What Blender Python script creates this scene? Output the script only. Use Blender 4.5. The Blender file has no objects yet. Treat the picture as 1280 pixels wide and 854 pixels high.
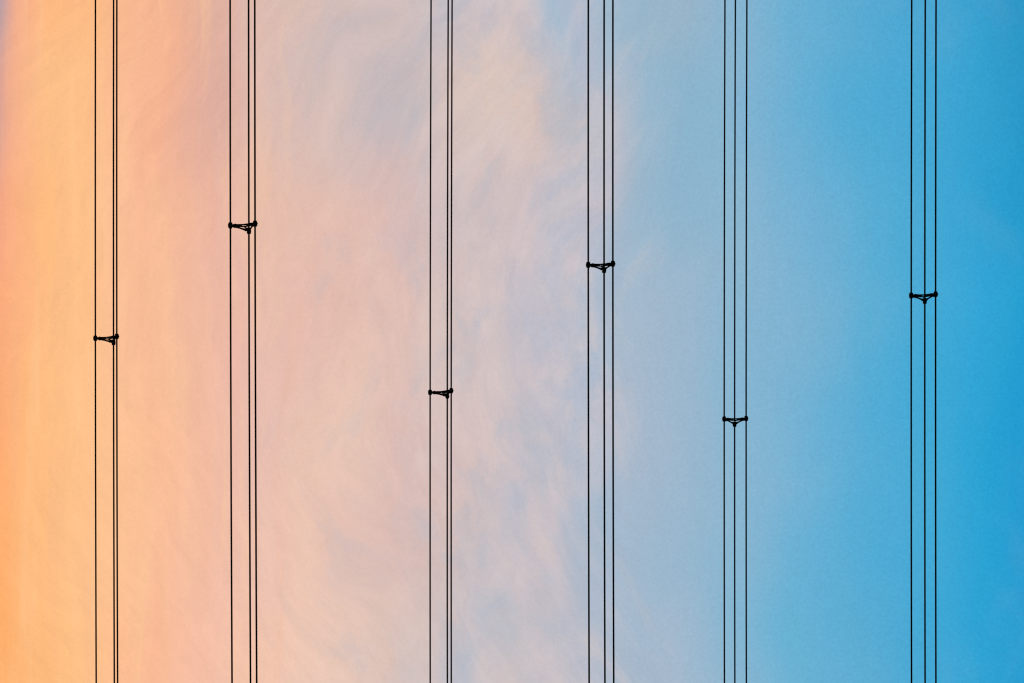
import bpy, bmesh, math, random
from mathutils import Vector, Matrix

random.seed(4)
R = math.radians
scene = bpy.context.scene
col = scene.collection
EYE = 1.6                       # camera height above the field

# ---------------------------------------------------------------- materials
def srgb(c):
    out = []
    for v in c:
        v /= 255.0
        out.append(v / 12.92 if v <= 0.04045 else ((v + 0.055) / 1.055) ** 2.4)
    return (*out, 1.0)

def metal(name, dark, light, rough, scale, metallic=0.0):
    m = bpy.data.materials.new(name)
    m.use_nodes = True
    nt = m.node_tree
    b = nt.nodes['Principled BSDF']
    tc = nt.nodes.new('ShaderNodeTexCoord')
    n = nt.nodes.new('ShaderNodeTexNoise')
    n.inputs['Scale'].default_value = scale
    n.inputs['Detail'].default_value = 4
    r = nt.nodes.new('ShaderNodeValToRGB')
    r.color_ramp.elements[0].color = (*dark, 1)
    r.color_ramp.elements[0].position = 0.35
    r.color_ramp.elements[1].color = (*light, 1)
    r.color_ramp.elements[1].position = 0.7
    nt.links.new(tc.outputs['Object'], n.inputs['Vector'])
    nt.links.new(n.outputs['Fac'], r.inputs['Fac'])
    nt.links.new(r.outputs['Color'], b.inputs['Base Color'])
    b.inputs['Roughness'].default_value = rough
    b.inputs['Metallic'].default_value = metallic
    b.inputs['Specular IOR Level'].default_value = 0.06
    return m

M_WIRE = metal('weathered_conductor', (0.006, 0.006, 0.007), (0.016, 0.015, 0.015), 0.75, 30)
M_FRAME = metal('dark_cast_alloy', (0.008, 0.008, 0.009), (0.018, 0.017, 0.017), 0.7, 40)
M_CLAMP = metal('clamp_alloy', (0.006, 0.006, 0.006), (0.014, 0.013, 0.013), 0.7, 40)
M_BUSH = metal('rubber_bushing', (0.004, 0.004, 0.004), (0.008, 0.008, 0.008), 0.85, 60)
M_BOLT = metal('bolt_steel', (0.010, 0.010, 0.010), (0.022, 0.021, 0.020), 0.6, 60)

# ---------------------------------------------------------------- mesh helpers
def cyl(bm, a, b, ra, rb=None, n=16):
    """tapered round bar from a to b with chamfered ends"""
    a, b = Vector(a), Vector(b)
    rb = ra if rb is None else rb
    d = (b - a).normalized()
    up = Vector((1, 0, 0)) if abs(d.x) < 0.9 else Vector((0, 1, 0))
    s = d.cross(up).normalized()
    t = d.cross(s).normalized()
    L = (b - a).length
    c = min(0.18 * min(ra, rb), L * 0.2)
    prof = [(0, ra - c), (c, ra), (L - c, rb), (L, rb - c)]
    rings = []
    for h, r in prof:
        rings.append([bm.verts.new(a + d * h + (s * math.cos(2 * math.pi * k / n) + t * math.sin(2 * math.pi * k / n)) * r)
                      for k in range(n)])
    for p, q in zip(rings, rings[1:]):
        for k in range(n):
            bm.faces.new((p[k], p[(k + 1) % n], q[(k + 1) % n], q[k]))
    bm.faces.new(list(reversed(rings[0])))
    bm.faces.new(rings[-1])

def bar(bm, a, b, wa, wb, ta, tb):
    """bar between two points of the spacer plane: w = width in the plane, t = depth along the wire (x)"""
    a, b = Vector(a), Vector(b)
    d = (b - a).normalized()
    x = Vector((1, 0, 0))
    s = d.cross(x).normalized()
    secs = []
    n = 6
    for k in range(n + 1):
        f = k / n
        p = a.lerp(b, f)
        w = wa + (wb - wa) * f
        t = ta + (tb - ta) * f
        c = 0.25 * min(w, t)
        pts = [(w / 2, t / 2 - c), (w / 2 - c, t / 2), (-w / 2 + c, t / 2), (-w / 2, t / 2 - c),
               (-w / 2, -t / 2 + c), (-w / 2 + c, -t / 2), (w / 2 - c, -t / 2), (w / 2, -t / 2 + c)]
        secs.append([bm.verts.new(p + s * u + x * v) for u, v in pts])
    for p, q in zip(secs, secs[1:]):
        for k in range(8):
            bm.faces.new((p[k], p[(k + 1) % 8], q[(k + 1) % 8], q[k]))
    bm.faces.new(list(reversed(secs[0])))
    bm.faces.new(secs[-1])

def link(name, bm, mat, parent=None):
    bmesh.ops.recalc_face_normals(bm, faces=bm.faces[:])
    me = bpy.data.meshes.new(name)
    bm.to_mesh(me)
    bm.free()
    me.materials.append(mat)
    for p in me.polygons:
        p.use_smooth = len(p.vertices) == 4
    o = bpy.data.objects.new(name, me)
    col.objects.link(o)
    o.parent = parent
    return o

# ---------------------------------------------------------------- the line
# double-circuit line running along X: three levels, two circuits.
# distance from the viewer, height, roll of the bundle about the line,
# place of the spacer along the line, its yaw, slope of the line there
DN, DF = 75.39, 84.88
BUNDLES = [
    dict(d=DF, z=20.7621, roll=0.0999, x=-23.4256, yaw=-0.0035, slope=0.0011),
    dict(d=DN, z=20.8976, roll=0.0291, x=-22.9975, yaw=-0.0068, slope=0.0021),
    dict(d=DF, z=27.6544, roll=0.1403, x=-22.9424, yaw=0.0163, slope=-0.0009),
    dict(d=DN, z=27.5829, roll=-0.0085, x=-22.9217, yaw=0.0135, slope=0.0007),
    dict(d=DF, z=33.9731, roll=-0.1712, x=-22.9023, yaw=-0.0451, slope=-0.0002),
    dict(d=DN, z=33.9431, roll=-0.0351, x=-22.9424, yaw=-0.0181, slope=-0.0006),
]
SPACING = 0.45                               # between the wires of a bundle
RAD = SPACING / math.sqrt(3)
ANG = (-90, 30, 150)                         # lowest wire, far upper wire, near upper wire
SAG = 0.00020
R_WIRE = 0.0165

def at(ang, r):
    return Vector((0, r * math.cos(R(ang)), r * math.sin(R(ang))))

def make_wire(b, ang):
    off = Matrix.Rotation(b['roll'], 3, 'X') @ at(ang, RAD)
    bm = bmesh.new()
    n, N, half = 12, 120, 150.0
    ph = random.random() * 6.28
    rings = []
    for k in range(N + 1):
        f = 2 * k / N - 1
        dx = half * f * (0.25 + 0.75 * f * f)         # closer stations near the spacer
        dz = b['slope'] * dx + SAG * dx * dx
        c = Vector((dx, 0, dz))
        rings.append([bm.verts.new(c + Vector((0, R_WIRE * math.cos(ph + 2 * math.pi * j / n),
                                               R_WIRE * math.sin(ph + 2 * math.pi * j / n)))) for j in range(n)])
    for p, q in zip(rings, rings[1:]):
        for j in range(n):
            bm.faces.new((p[j], p[(j + 1) % n], q[(j + 1) % n], q[j]))
    bm.faces.new(list(reversed(rings[0])))
    bm.faces.new(rings[-1])
    o = link('overhead_wire', bm, M_WIRE)
    o.location = (b['x'], b['d'] + off.y, EYE + b['z'] + off.z)
    return o

def make_spacer():
    root = bpy.data.objects.new('bundle_spacer', None)
    root.empty_display_size = 0.1
    col.objects.link(root)
    TRIM, INSET = 0.092, 0.008                          # corner cut and inset of the outer bars
    RC = RAD - TRIM * math.cos(R(30)) - INSET * 0.5     # radius of the cut corners
    LAT = TRIM * 0.5 - INSET * math.cos(R(30))          # half length of a cut corner
    fr = bmesh.new()
    lat = [at(a, 1.0).cross(Vector((1, 0, 0))) for a in ANG]
    for k in range(3):
        c, n = at(ANG[k], RC), at(ANG[(k + 1) % 3], RC)
        s0 = 1 if lat[k].dot(n) > 0 else -1
        s1 = 1 if lat[(k + 1) % 3].dot(c) > 0 else -1
        p0, p1 = c + lat[k] * LAT * s0, n + lat[(k + 1) % 3] * LAT * s1
        m = (p0 + p1) / 2
        bar(fr, p0, m, 0.030, 0.022, 0.038, 0.024)      # outer bar, waisted in the middle
        bar(fr, m, p1, 0.022, 0.030, 0.024, 0.038)
        bar(fr, c - lat[k] * (LAT + 0.013), c + lat[k] * (LAT + 0.013), 0.034, 0.034, 0.046, 0.046)
        bar(fr, at(ANG[k], 0.010), c, 0.020, 0.034, 0.019, 0.040)                # spoke to the hub
    cyl(fr, (-0.014, 0, 0), (0.014, 0, 0), 0.019)       # hub
    link('spacer_frame', fr, M_FRAME, root)
    for a in ANG:
        u = at(a, 1.0)
        side = u.cross(Vector((1, 0, 0)))
        ar = bmesh.new()
        bar(ar, u * (RC + 0.020), u * (RAD - 0.026), 0.034, 0.042, 0.042, 0.050)
        for sx in (-1, 1):                              # fork cheeks round the corner boss
            bar(ar, u * (RC - 0.006) + Vector((sx * 0.0275, 0, 0)), u * (RC + 0.034) + Vector((sx * 0.022, 0, 0)),
                0.034, 0.030, 0.008, 0.010)
        arm = link('arm', ar, M_FRAME, root)
        bu = bmesh.new()
        cyl(bu, u * RC + Vector((-0.037, 0, 0)), u * RC + Vector((0.037, 0, 0)), 0.011, n=10)
        link('pivot_bolt', bu, M_BOLT, arm)
        cl = bmesh.new()
        c = u * RAD
        cyl(cl, c + Vector((-0.049, 0, 0)), c + Vector((0.049, 0, 0)), 0.037)
        cyl(cl, c + Vector((-0.030, 0, 0)) + u * 0.004, c + Vector((0.030, 0, 0)) + u * 0.004, 0.040)
        link('clamp', cl, M_CLAMP, arm)
        cb = bmesh.new()
        p = c + side * 0.026
        cyl(cb, p - u * 0.034, p + u * 0.034, 0.008, n=8)
        cyl(cb, p + u * 0.026, p + u * 0.036, 0.012, n=6)
        link('clamp_bolt', cb, M_BOLT, arm)
    return root

def copy_tree(o, parent=None):
    c = o.copy()
    col.objects.link(c)
    c.parent = parent
    for ch in list(o.children):
        copy_tree(ch, c)
    return c

WHERE = [
    'leftmost bundle over the deep orange sky',
    'second bundle from the left, the one with the highest spacer',
    'third bundle from the left, over pinkish grey cloud',
    'fourth bundle from the left, where pink cloud fades to blue',
    'fifth bundle from the left, over pale blue sky',
    'rightmost bundle over the deepest blue sky',
]
SP_LABEL = [
    'black triangular spacer on the leftmost wire bundle, against deep orange sky',
    'black triangular spacer highest in the photo, on the second wire bundle from the left',
    'black triangular spacer on the third wire bundle, against pinkish grey cloud',
    'black triangular spacer on the fourth wire bundle, where pink cloud meets blue',
    'black triangular spacer lowest in the photo, on the fifth bundle against pale blue sky',
    'black triangular spacer on the rightmost wire bundle, against deepest blue sky',
]
proto = None
for i, b in enumerate(BUNDLES):
    sp = proto = make_spacer() if i == 0 else proto
    if i:
        sp = copy_tree(proto)
    sp.rotation_mode = 'XYZ'
    sp.rotation_euler = (b['roll'], 0, b['yaw'])
    sp.location = (b['x'], b['d'], EYE + b['z'])
    sp['label'] = SP_LABEL[i]
    sp['category'] = 'spacer'
    sp['group'] = 'triangular spacers clamping the wire bundles'
    for j, a in enumerate(ANG):
        w = make_wire(b, a)
        w['label'] = ('left', 'middle', 'right')[j] + ' black wire of the ' + WHERE[i]
        w['category'] = 'wire'
        w['group'] = 'overhead power wires strung in bundles of three'

# ---------------------------------------------------------------- the ground under the line
gm = bpy.data.materials.new('dusk_meadow')
gm.use_nodes = True
nt = gm.node_tree
tc = nt.nodes.new('ShaderNodeTexCoord')
nz = nt.nodes.new('ShaderNodeTexNoise')
nz.inputs['Scale'].default_value = 0.15
nz.inputs['Detail'].default_value = 8
rp = nt.nodes.new('ShaderNodeValToRGB')
rp.color_ramp.elements[0].color = (0.03, 0.045, 0.015, 1)
rp.color_ramp.elements[1].color = (0.09, 0.10, 0.04, 1)
nt.links.new(tc.outputs['Object'], nz.inputs['Vector'])
nt.links.new(nz.outputs['Fac'], rp.inputs['Fac'])
nt.links.new(rp.outputs['Color'], nt.nodes['Principled BSDF'].inputs['Base Color'])
nt.nodes['Principled BSDF'].inputs['Roughness'].default_value = 1.0
gb = bmesh.new()
bmesh.ops.create_grid(gb, x_segments=24, y_segments=24, size=6000)
g = link('ground', gb, gm)
g['kind'] = 'structure'

# ---------------------------------------------------------------- the sky
SUN_EL, SUN_AZ = R(3.0), R(-12.0)            # low behind the wires, just off +Y
world = bpy.data.worlds.new('World')
scene.world = world
world.use_nodes = True
nt = world.node_tree
nt.nodes.clear()
N = nt.nodes.new
L = nt.links.new

def val(x):
    return x
def math_(op, a, b=None, c=None, clamp=False):
    n = N('ShaderNodeMath')
    n.operation = op
    n.use_clamp = clamp
    for k, v in enumerate((a, b, c)):
        if v is None:
            continue
        if isinstance(v, (int, float)):
            n.inputs[k].default_value = v
        else:
            L(v, n.inputs[k])
    return n.outputs[0]
def smooth(v, a, b, lo=0.0, hi=1.0, kind='SMOOTHSTEP'):
    n = N('ShaderNodeMapRange')
    n.interpolation_type = kind
    L(v, n.inputs[0])
    for k, x in zip((1, 2, 3, 4), (a, b, lo, hi)):
        n.inputs[k].default_value = x
    return n.outputs[0]
def vec(x, y, z=0.0):
    n = N('ShaderNodeCombineXYZ')
    for k, v in enumerate((x, y, z)):
        if isinstance(v, (int, float)):
            n.inputs[k].default_value = v
        else:
            L(v, n.inputs[k])
    return n.outputs[0]
def noise(v, scale, detail=4, rough=0.5, dist=0.0):
    n = N('ShaderNodeTexNoise')
    n.inputs['Scale'].default_value = scale
    n.inputs['Detail'].default_value = detail
    n.inputs['Roughness'].default_value = rough
    n.inputs['Distortion'].default_value = dist
    L(v, n.inputs['Vector'])
    return n.outputs['Fac']
def mix(f, a, b, mode='MIX'):
    n = N('ShaderNodeMix')
    n.data_type = 'RGBA'
    n.blend_type = mode
    for s, v in ((n.inputs[0], f), (n.inputs[6], a), (n.inputs[7], b)):
        if isinstance(v, (int, float)):
            s.default_value = v
        elif isinstance(v, tuple):
            s.default_value = v
        else:
            L(v, s)
    return n.outputs[2]
def ramp(f, stops, interp='LINEAR'):
    n = N('ShaderNodeValToRGB')
    cr = n.color_ramp
    cr.interpolation = interp
    while len(cr.elements) < len(stops):
        cr.elements.new(0.5)
    for e, (p, c) in zip(cr.elements, sorted(stops)):
        e.position = p
        e.color = c
    L(f, n.inputs['Fac'])
    return n.outputs['Color']

co = N('ShaderNodeTexCoord')
sx = N('ShaderNodeSeparateXYZ')
L(co.outputs['Generated'], sx.inputs[0])
X, Y, Z = sx.outputs
# cloud bands lie parallel to the line: u = angle of the band above the horizon (deg), w = angle along the band (deg)
u = math_('MULTIPLY', math_('ARCTAN2', Z, Y), 180 / math.pi)
w = math_('MULTIPLY', math_('ARCTAN2', X, math_('SQRT', math_('ADD', math_('MULTIPLY', Y, Y), math_('MULTIPLY', Z, Z)))), 180 / math.pi)

# slow warp so that the bands wander
p0 = vec(u, w, 3.1)
wx = math_('SUBTRACT', noise(vec(math_('MULTIPLY', u, 0.55), math_('MULTIPLY', w, 0.40), 1.7), 1.0, 2, 0.45), 0.5)
wy = math_('SUBTRACT', noise(vec(math_('MULTIPLY', u, 0.55), math_('MULTIPLY', w, 0.40), 9.2), 1.0, 2, 0.45), 0.5)
warp_amt = smooth(u, 12.6, 16.0, 0.08, 1.0)
u1 = math_('ADD', u, math_('MULTIPLY', wx, math_('MULTIPLY', warp_amt, 1.1)))
w1 = math_('ADD', w, math_('MULTIPLY', wy, 2.0))

U0, U1 = 11.0, 28.0
fac = smooth(u1, U0, U1, kind='LINEAR')
ROWS = [      # along-band angle, then (angle above the horizon, sky colour)
    (-19.06, [(12.36, (178,155,165)), (12.45, (214,165,155)), (12.56, (242,172,140)), (12.97, (253,184,128)), (13.48, (252,186,132)), (13.89, (247,184,145)), (14.40, (243,180,146)), (14.81, (228,175,155)), (15.12, (220,176,163)), (15.64, (222,187,176)), (16.46, (216,190,182)), (17.29, (206,188,186)), (17.80, (190,186,194)), (18.32, (200,190,196)), (18.94, (205,193,197)), (19.45, (165,188,208)), (19.76, (180,187,205)), (20.07, (160,185,205)), (20.59, (150,182,203)), (21.31, (152,180,200)), (21.83, (140,181,207)), (22.65, (105,176,212)), (23.47, (85,170,210)), (24.19, (70,165,210)), (24.91, (55,160,206)), (25.52, (45,150,198))]),
    (-17.76, [(12.36, (212,158,150)), (12.42, (234,168,144)), (12.56, (246,178,140)), (12.97, (254,192,136)), (13.48, (254,192,138)), (13.89, (249,188,149)), (14.40, (246,181,148)), (14.81, (230,176,157)), (15.23, (221,175,162)), (15.64, (225,188,175)), (16.46, (215,190,184)), (17.08, (196,184,188)), (17.91, (208,190,188)), (18.52, (222,198,186)), (19.14, (214,192,186)), (19.76, (180,187,200)), (20.07, (185,188,200)), (20.59, (150,183,205)), (21.31, (138,180,205)), (21.83, (138,181,207)), (22.65, (108,176,212)), (23.47, (82,171,212)), (24.19, (68,167,212)), (24.91, (52,161,208)), (25.52, (40,152,200))]),
    (-16.63, [(12.36, (244,167,132)), (12.48, (251,175,130)), (12.97, (254,190,130)), (13.48, (254,195,140)), (13.89, (250,189,150)), (14.40, (247,187,152)), (15.02, (233,181,162)), (15.64, (230,188,172)), (16.46, (226,188,175)), (17.08, (222,186,178)), (17.91, (208,188,188)), (18.52, (208,190,190)), (19.35, (206,192,196)), (19.56, (185,188,202)), (20.07, (190,188,200)), (20.59, (154,182,203)), (21.11, (142,181,205)), (21.83, (140,182,207)), (22.65, (115,177,212)), (23.47, (85,172,212)), (24.19, (72,169,213)), (24.91, (52,163,211)), (25.52, (38,155,204))]),
    (-15.39, [(12.36, (253,171,122)), (12.56, (254,180,128)), (12.97, (253,190,133)), (13.48, (253,192,138)), (13.89, (251,193,152)), (14.40, (248,189,152)), (15.02, (236,184,164)), (15.64, (231,188,173)), (16.46, (228,188,175)), (17.29, (224,190,180)), (17.91, (212,192,188)), (18.52, (206,192,194)), (19.35, (196,190,200)), (20.07, (172,186,204)), (20.59, (165,185,204)), (21.31, (155,183,205)), (21.83, (140,182,208)), (22.65, (120,178,210)), (23.47, (88,173,212)), (24.19, (72,170,213)), (24.91, (50,165,214)), (25.52, (38,158,208))]),
    (-13.85, [(12.36, (253,171,115)), (12.56, (254,182,124)), (12.97, (254,191,132)), (13.48, (254,194,140)), (13.89, (253,195,150)), (14.40, (250,190,152)), (15.02, (240,188,166)), (15.64, (232,190,177)), (16.46, (234,195,178)), (16.77, (234,198,180)), (17.29, (222,188,180)), (17.91, (212,188,186)), (18.32, (212,190,188)), (18.73, (204,191,194)), (19.45, (192,189,199)), (20.07, (175,187,205)), (20.59, (168,185,204)), (21.31, (155,183,205)), (21.83, (140,182,208)), (22.65, (115,178,212)), (23.47, (85,172,213)), (24.19, (70,170,213)), (24.91, (46,164,213)), (25.52, (34,156,208))]),
    (-12.48, [(12.36, (254,175,110)), (12.61, (254,184,122)), (12.97, (254,190,130)), (13.48, (254,196,142)), (13.89, (253,194,148)), (14.40, (250,191,155)), (15.02, (242,190,167)), (15.64, (237,194,177)), (16.46, (236,196,178)), (17.29, (220,188,180)), (17.91, (212,190,186)), (18.52, (203,191,194)), (18.94, (193,189,199)), (19.45, (196,190,198)), (19.76, (180,187,202)), (20.07, (165,185,205)), (20.59, (160,184,205)), (21.31, (150,183,206)), (21.83, (138,182,208)), (22.65, (108,177,212)), (23.47, (84,172,213)), (24.19, (68,169,213)), (24.91, (44,163,212)), (25.52, (30,155,208))]),
    (-11.09, [(12.36, (254,174,106)), (12.61, (254,182,118)), (12.97, (254,188,126)), (13.48, (254,196,140)), (13.89, (252,190,146)), (14.40, (249,188,152)), (15.02, (246,192,168)), (15.64, (242,196,172)), (16.46, (236,200,182)), (17.29, (222,195,184)), (17.91, (208,192,190)), (18.42, (190,190,200)), (18.94, (202,192,195)), (19.56, (194,190,198)), (20.07, (178,187,202)), (20.59, (165,184,203)), (21.11, (165,185,205)), (21.83, (138,182,208)), (22.65, (105,178,212)), (23.57, (90,172,210)), (24.19, (70,168,212)), (24.91, (44,163,212)), (25.52, (32,155,208))]),
]
rows = []
for w_, stops in ROWS:
    rows.append((w_, ramp(fac, [((a - U0) / (U1 - U0), srgb(c)) for a, c in stops])))
base = rows[0][1]
for (wa, _), (wb, c) in zip(rows, rows[1:]):
    base = mix(smooth(w1, wa, wb), base, c)

# thin cirrus wisps: warm lit threads and blue-grey gaps, bowed across the bands
tq = math_('ADD', w, 15.0)
bow = math_('MULTIPLY', math_('MULTIPLY', tq, tq), -0.10)
q = math_('ADD', u, bow)
q = math_('ADD', q, math_('MULTIPLY', wx, 1.6))
wis = noise(vec(math_('MULTIPLY', q, 2.4), math_('MULTIPLY', w1, 0.95), 5.5), 1.0, 8, 0.56)
fine = noise(vec(math_('MULTIPLY', q, 6.0), math_('MULTIPLY', w1, 2.2), 8.5), 1.0, 7, 0.62)
puf = noise(vec(math_('MULTIPLY', u1, 1.7), math_('MULTIPLY', w1, 1.2), 2.5), 1.0, 8, 0.60)
mid = math_('MULTIPLY', smooth(u, 15.0, 17.0), smooth(u, 19.8, 21.4, 1.0, 0.0))
patch = smooth(noise(vec(math_('MULTIPLY', u, 0.75), math_('MULTIPLY', w, 0.6), 12.4), 1.0, 4, 0.6), 0.40, 0.60, 0.55, 1.1)
mid = math_('MULTIPLY', mid, patch)
warm = math_('MULTIPLY', smooth(wis, 0.44, 0.76), mid)
cool = math_('MULTIPLY', smooth(wis, 0.54, 0.24), mid)
base = mix(math_('MULTIPLY', warm, 0.36), base, srgb((229, 204, 193)))
base = mix(math_('MULTIPLY', cool, 0.36), base, srgb((178, 186, 197)))
mid2 = math_('MULTIPLY', smooth(u, 16.4, 18.6), smooth(u, 19.5, 20.7, 1.0, 0.0))
base = mix(math_('MULTIPLY', math_('MULTIPLY', smooth(puf, 0.47, 0.68), mid2), 0.46), base, srgb((216, 200, 198)))
base = mix(math_('MULTIPLY', math_('MULTIPLY', smooth(puf, 0.52, 0.30), mid2), 0.30), base, srgb((158, 182, 202)))
# band streaks low over the horizon
stk = noise(vec(math_('MULTIPLY', u1, 3.4), math_('MULTIPLY', w, 0.22), 4.0), 1.0, 6, 0.58)
low = smooth(u, 15.2, 17.0, 1.0, 0.0)
base = mix(math_('MULTIPLY', math_('MULTIPLY', smooth(stk, 0.48, 0.72), low), 0.32), base, srgb((255, 206, 156)))
base = mix(math_('MULTIPLY', math_('MULTIPLY', smooth(stk, 0.52, 0.28), low), 0.26), base, srgb((242, 176, 138)))
# faint veil in the blue
veil = noise(vec(math_('MULTIPLY', u1, 0.8), math_('MULTIPLY', w1, 0.5), 6.0), 1.0, 6, 0.55)
hi = smooth(u, 20.5, 22.0)
base = mix(math_('MULTIPLY', math_('MULTIPLY', smooth(veil, 0.45, 0.85), hi), 0.10), base, srgb((170, 190, 210)))
# fine texture of wisps and haze
gain = math_('ADD', 1.0, math_('MULTIPLY', math_('SUBTRACT', fine, 0.5), smooth(u, 19.5, 21.5, 0.18, 0.04)))
hz = noise(p0, 34.0, 2, 0.6)
gain = math_('ADD', gain, math_('MULTIPLY', math_('SUBTRACT', hz, 0.5), smooth(u, 18.0, 24.0, 0.11, 0.26)))
base = mix(1.0, base, vec(gain, gain, gain), 'MULTIPLY')

# the rest of the dome: dusk sky away from the lit cloud bands
sky = N('ShaderNodeTexSky')
sky.sky_type = 'NISHITA'
sky.sun_disc = False
sky.sun_elevation = SUN_EL
sky.sun_rotation = SUN_AZ
dome = mix(1.0, sky.outputs['Color'], (0.10, 0.10, 0.10, 1.0), 'MULTIPLY')
away = math_('MAXIMUM', math_('MAXIMUM', smooth(u, 11.0, 2.0), smooth(u, 28.0, 48.0)),
             math_('MAXIMUM', smooth(w, -30.0, -60.0), smooth(w, -6.0, 40.0)))
final = mix(away, base, dome)
bg = N('ShaderNodeBackground')
L(final, bg.inputs['Color'])
bg.inputs['Strength'].default_value = 1.0
ow = N('ShaderNodeOutputWorld')
L(bg.outputs[0], ow.inputs['Surface'])

sun = bpy.data.lights.new('sun', 'SUN')
sun.energy = 2.0
sun.angle = R(0.5)
sun.color = (1.0, 0.72, 0.45)
so = bpy.data.objects.new('sun', sun)
col.objects.link(so)
sd = Vector((math.sin(SUN_AZ) * math.cos(SUN_EL), math.cos(SUN_AZ) * math.cos(SUN_EL), math.sin(SUN_EL)))
so.rotation_euler = sd.to_track_quat('Z', 'Y').to_euler()
so.location = (0, 40, 60)

# ---------------------------------------------------------------- camera: turned on its side, raised 19 degrees, lens shifted along the line
cam = bpy.data.cameras.new('camera')
cam.sensor_width = 36.0
cam.lens = 5548.8 / 1280.0 * 36.0
cam.shift_y = (1917.6 - 427.0) / 1280.0
cam.clip_end = 20000
cam.clip_start = 0.1
cob = bpy.data.objects.new('camera', cam)
col.objects.link(cob)
e0 = R(18.938)
right = Vector((0, -math.sin(e0), math.cos(e0)))
back = Vector((0, -math.cos(e0), -math.sin(e0)))
up = back.cross(right)
cob.matrix_world = Matrix((( right.x, up.x, back.x, 0), (right.y, up.y, back.y, 0), (right.z, up.z, back.z, EYE), (0, 0, 0, 1)))
scene.camera = cob

scene.view_settings.view_transform = 'Standard'
scene.view_settings.look = 'None'
scene.view_settings.exposure = 0
scene.view_settings.gamma = 1
scene.cycles.pixel_filter_type = 'BLACKMAN_HARRIS'
scene.cycles.filter_width = 1.2
scene.cycles.use_denoising = False
scene.cycles.use_adaptive_sampling = False
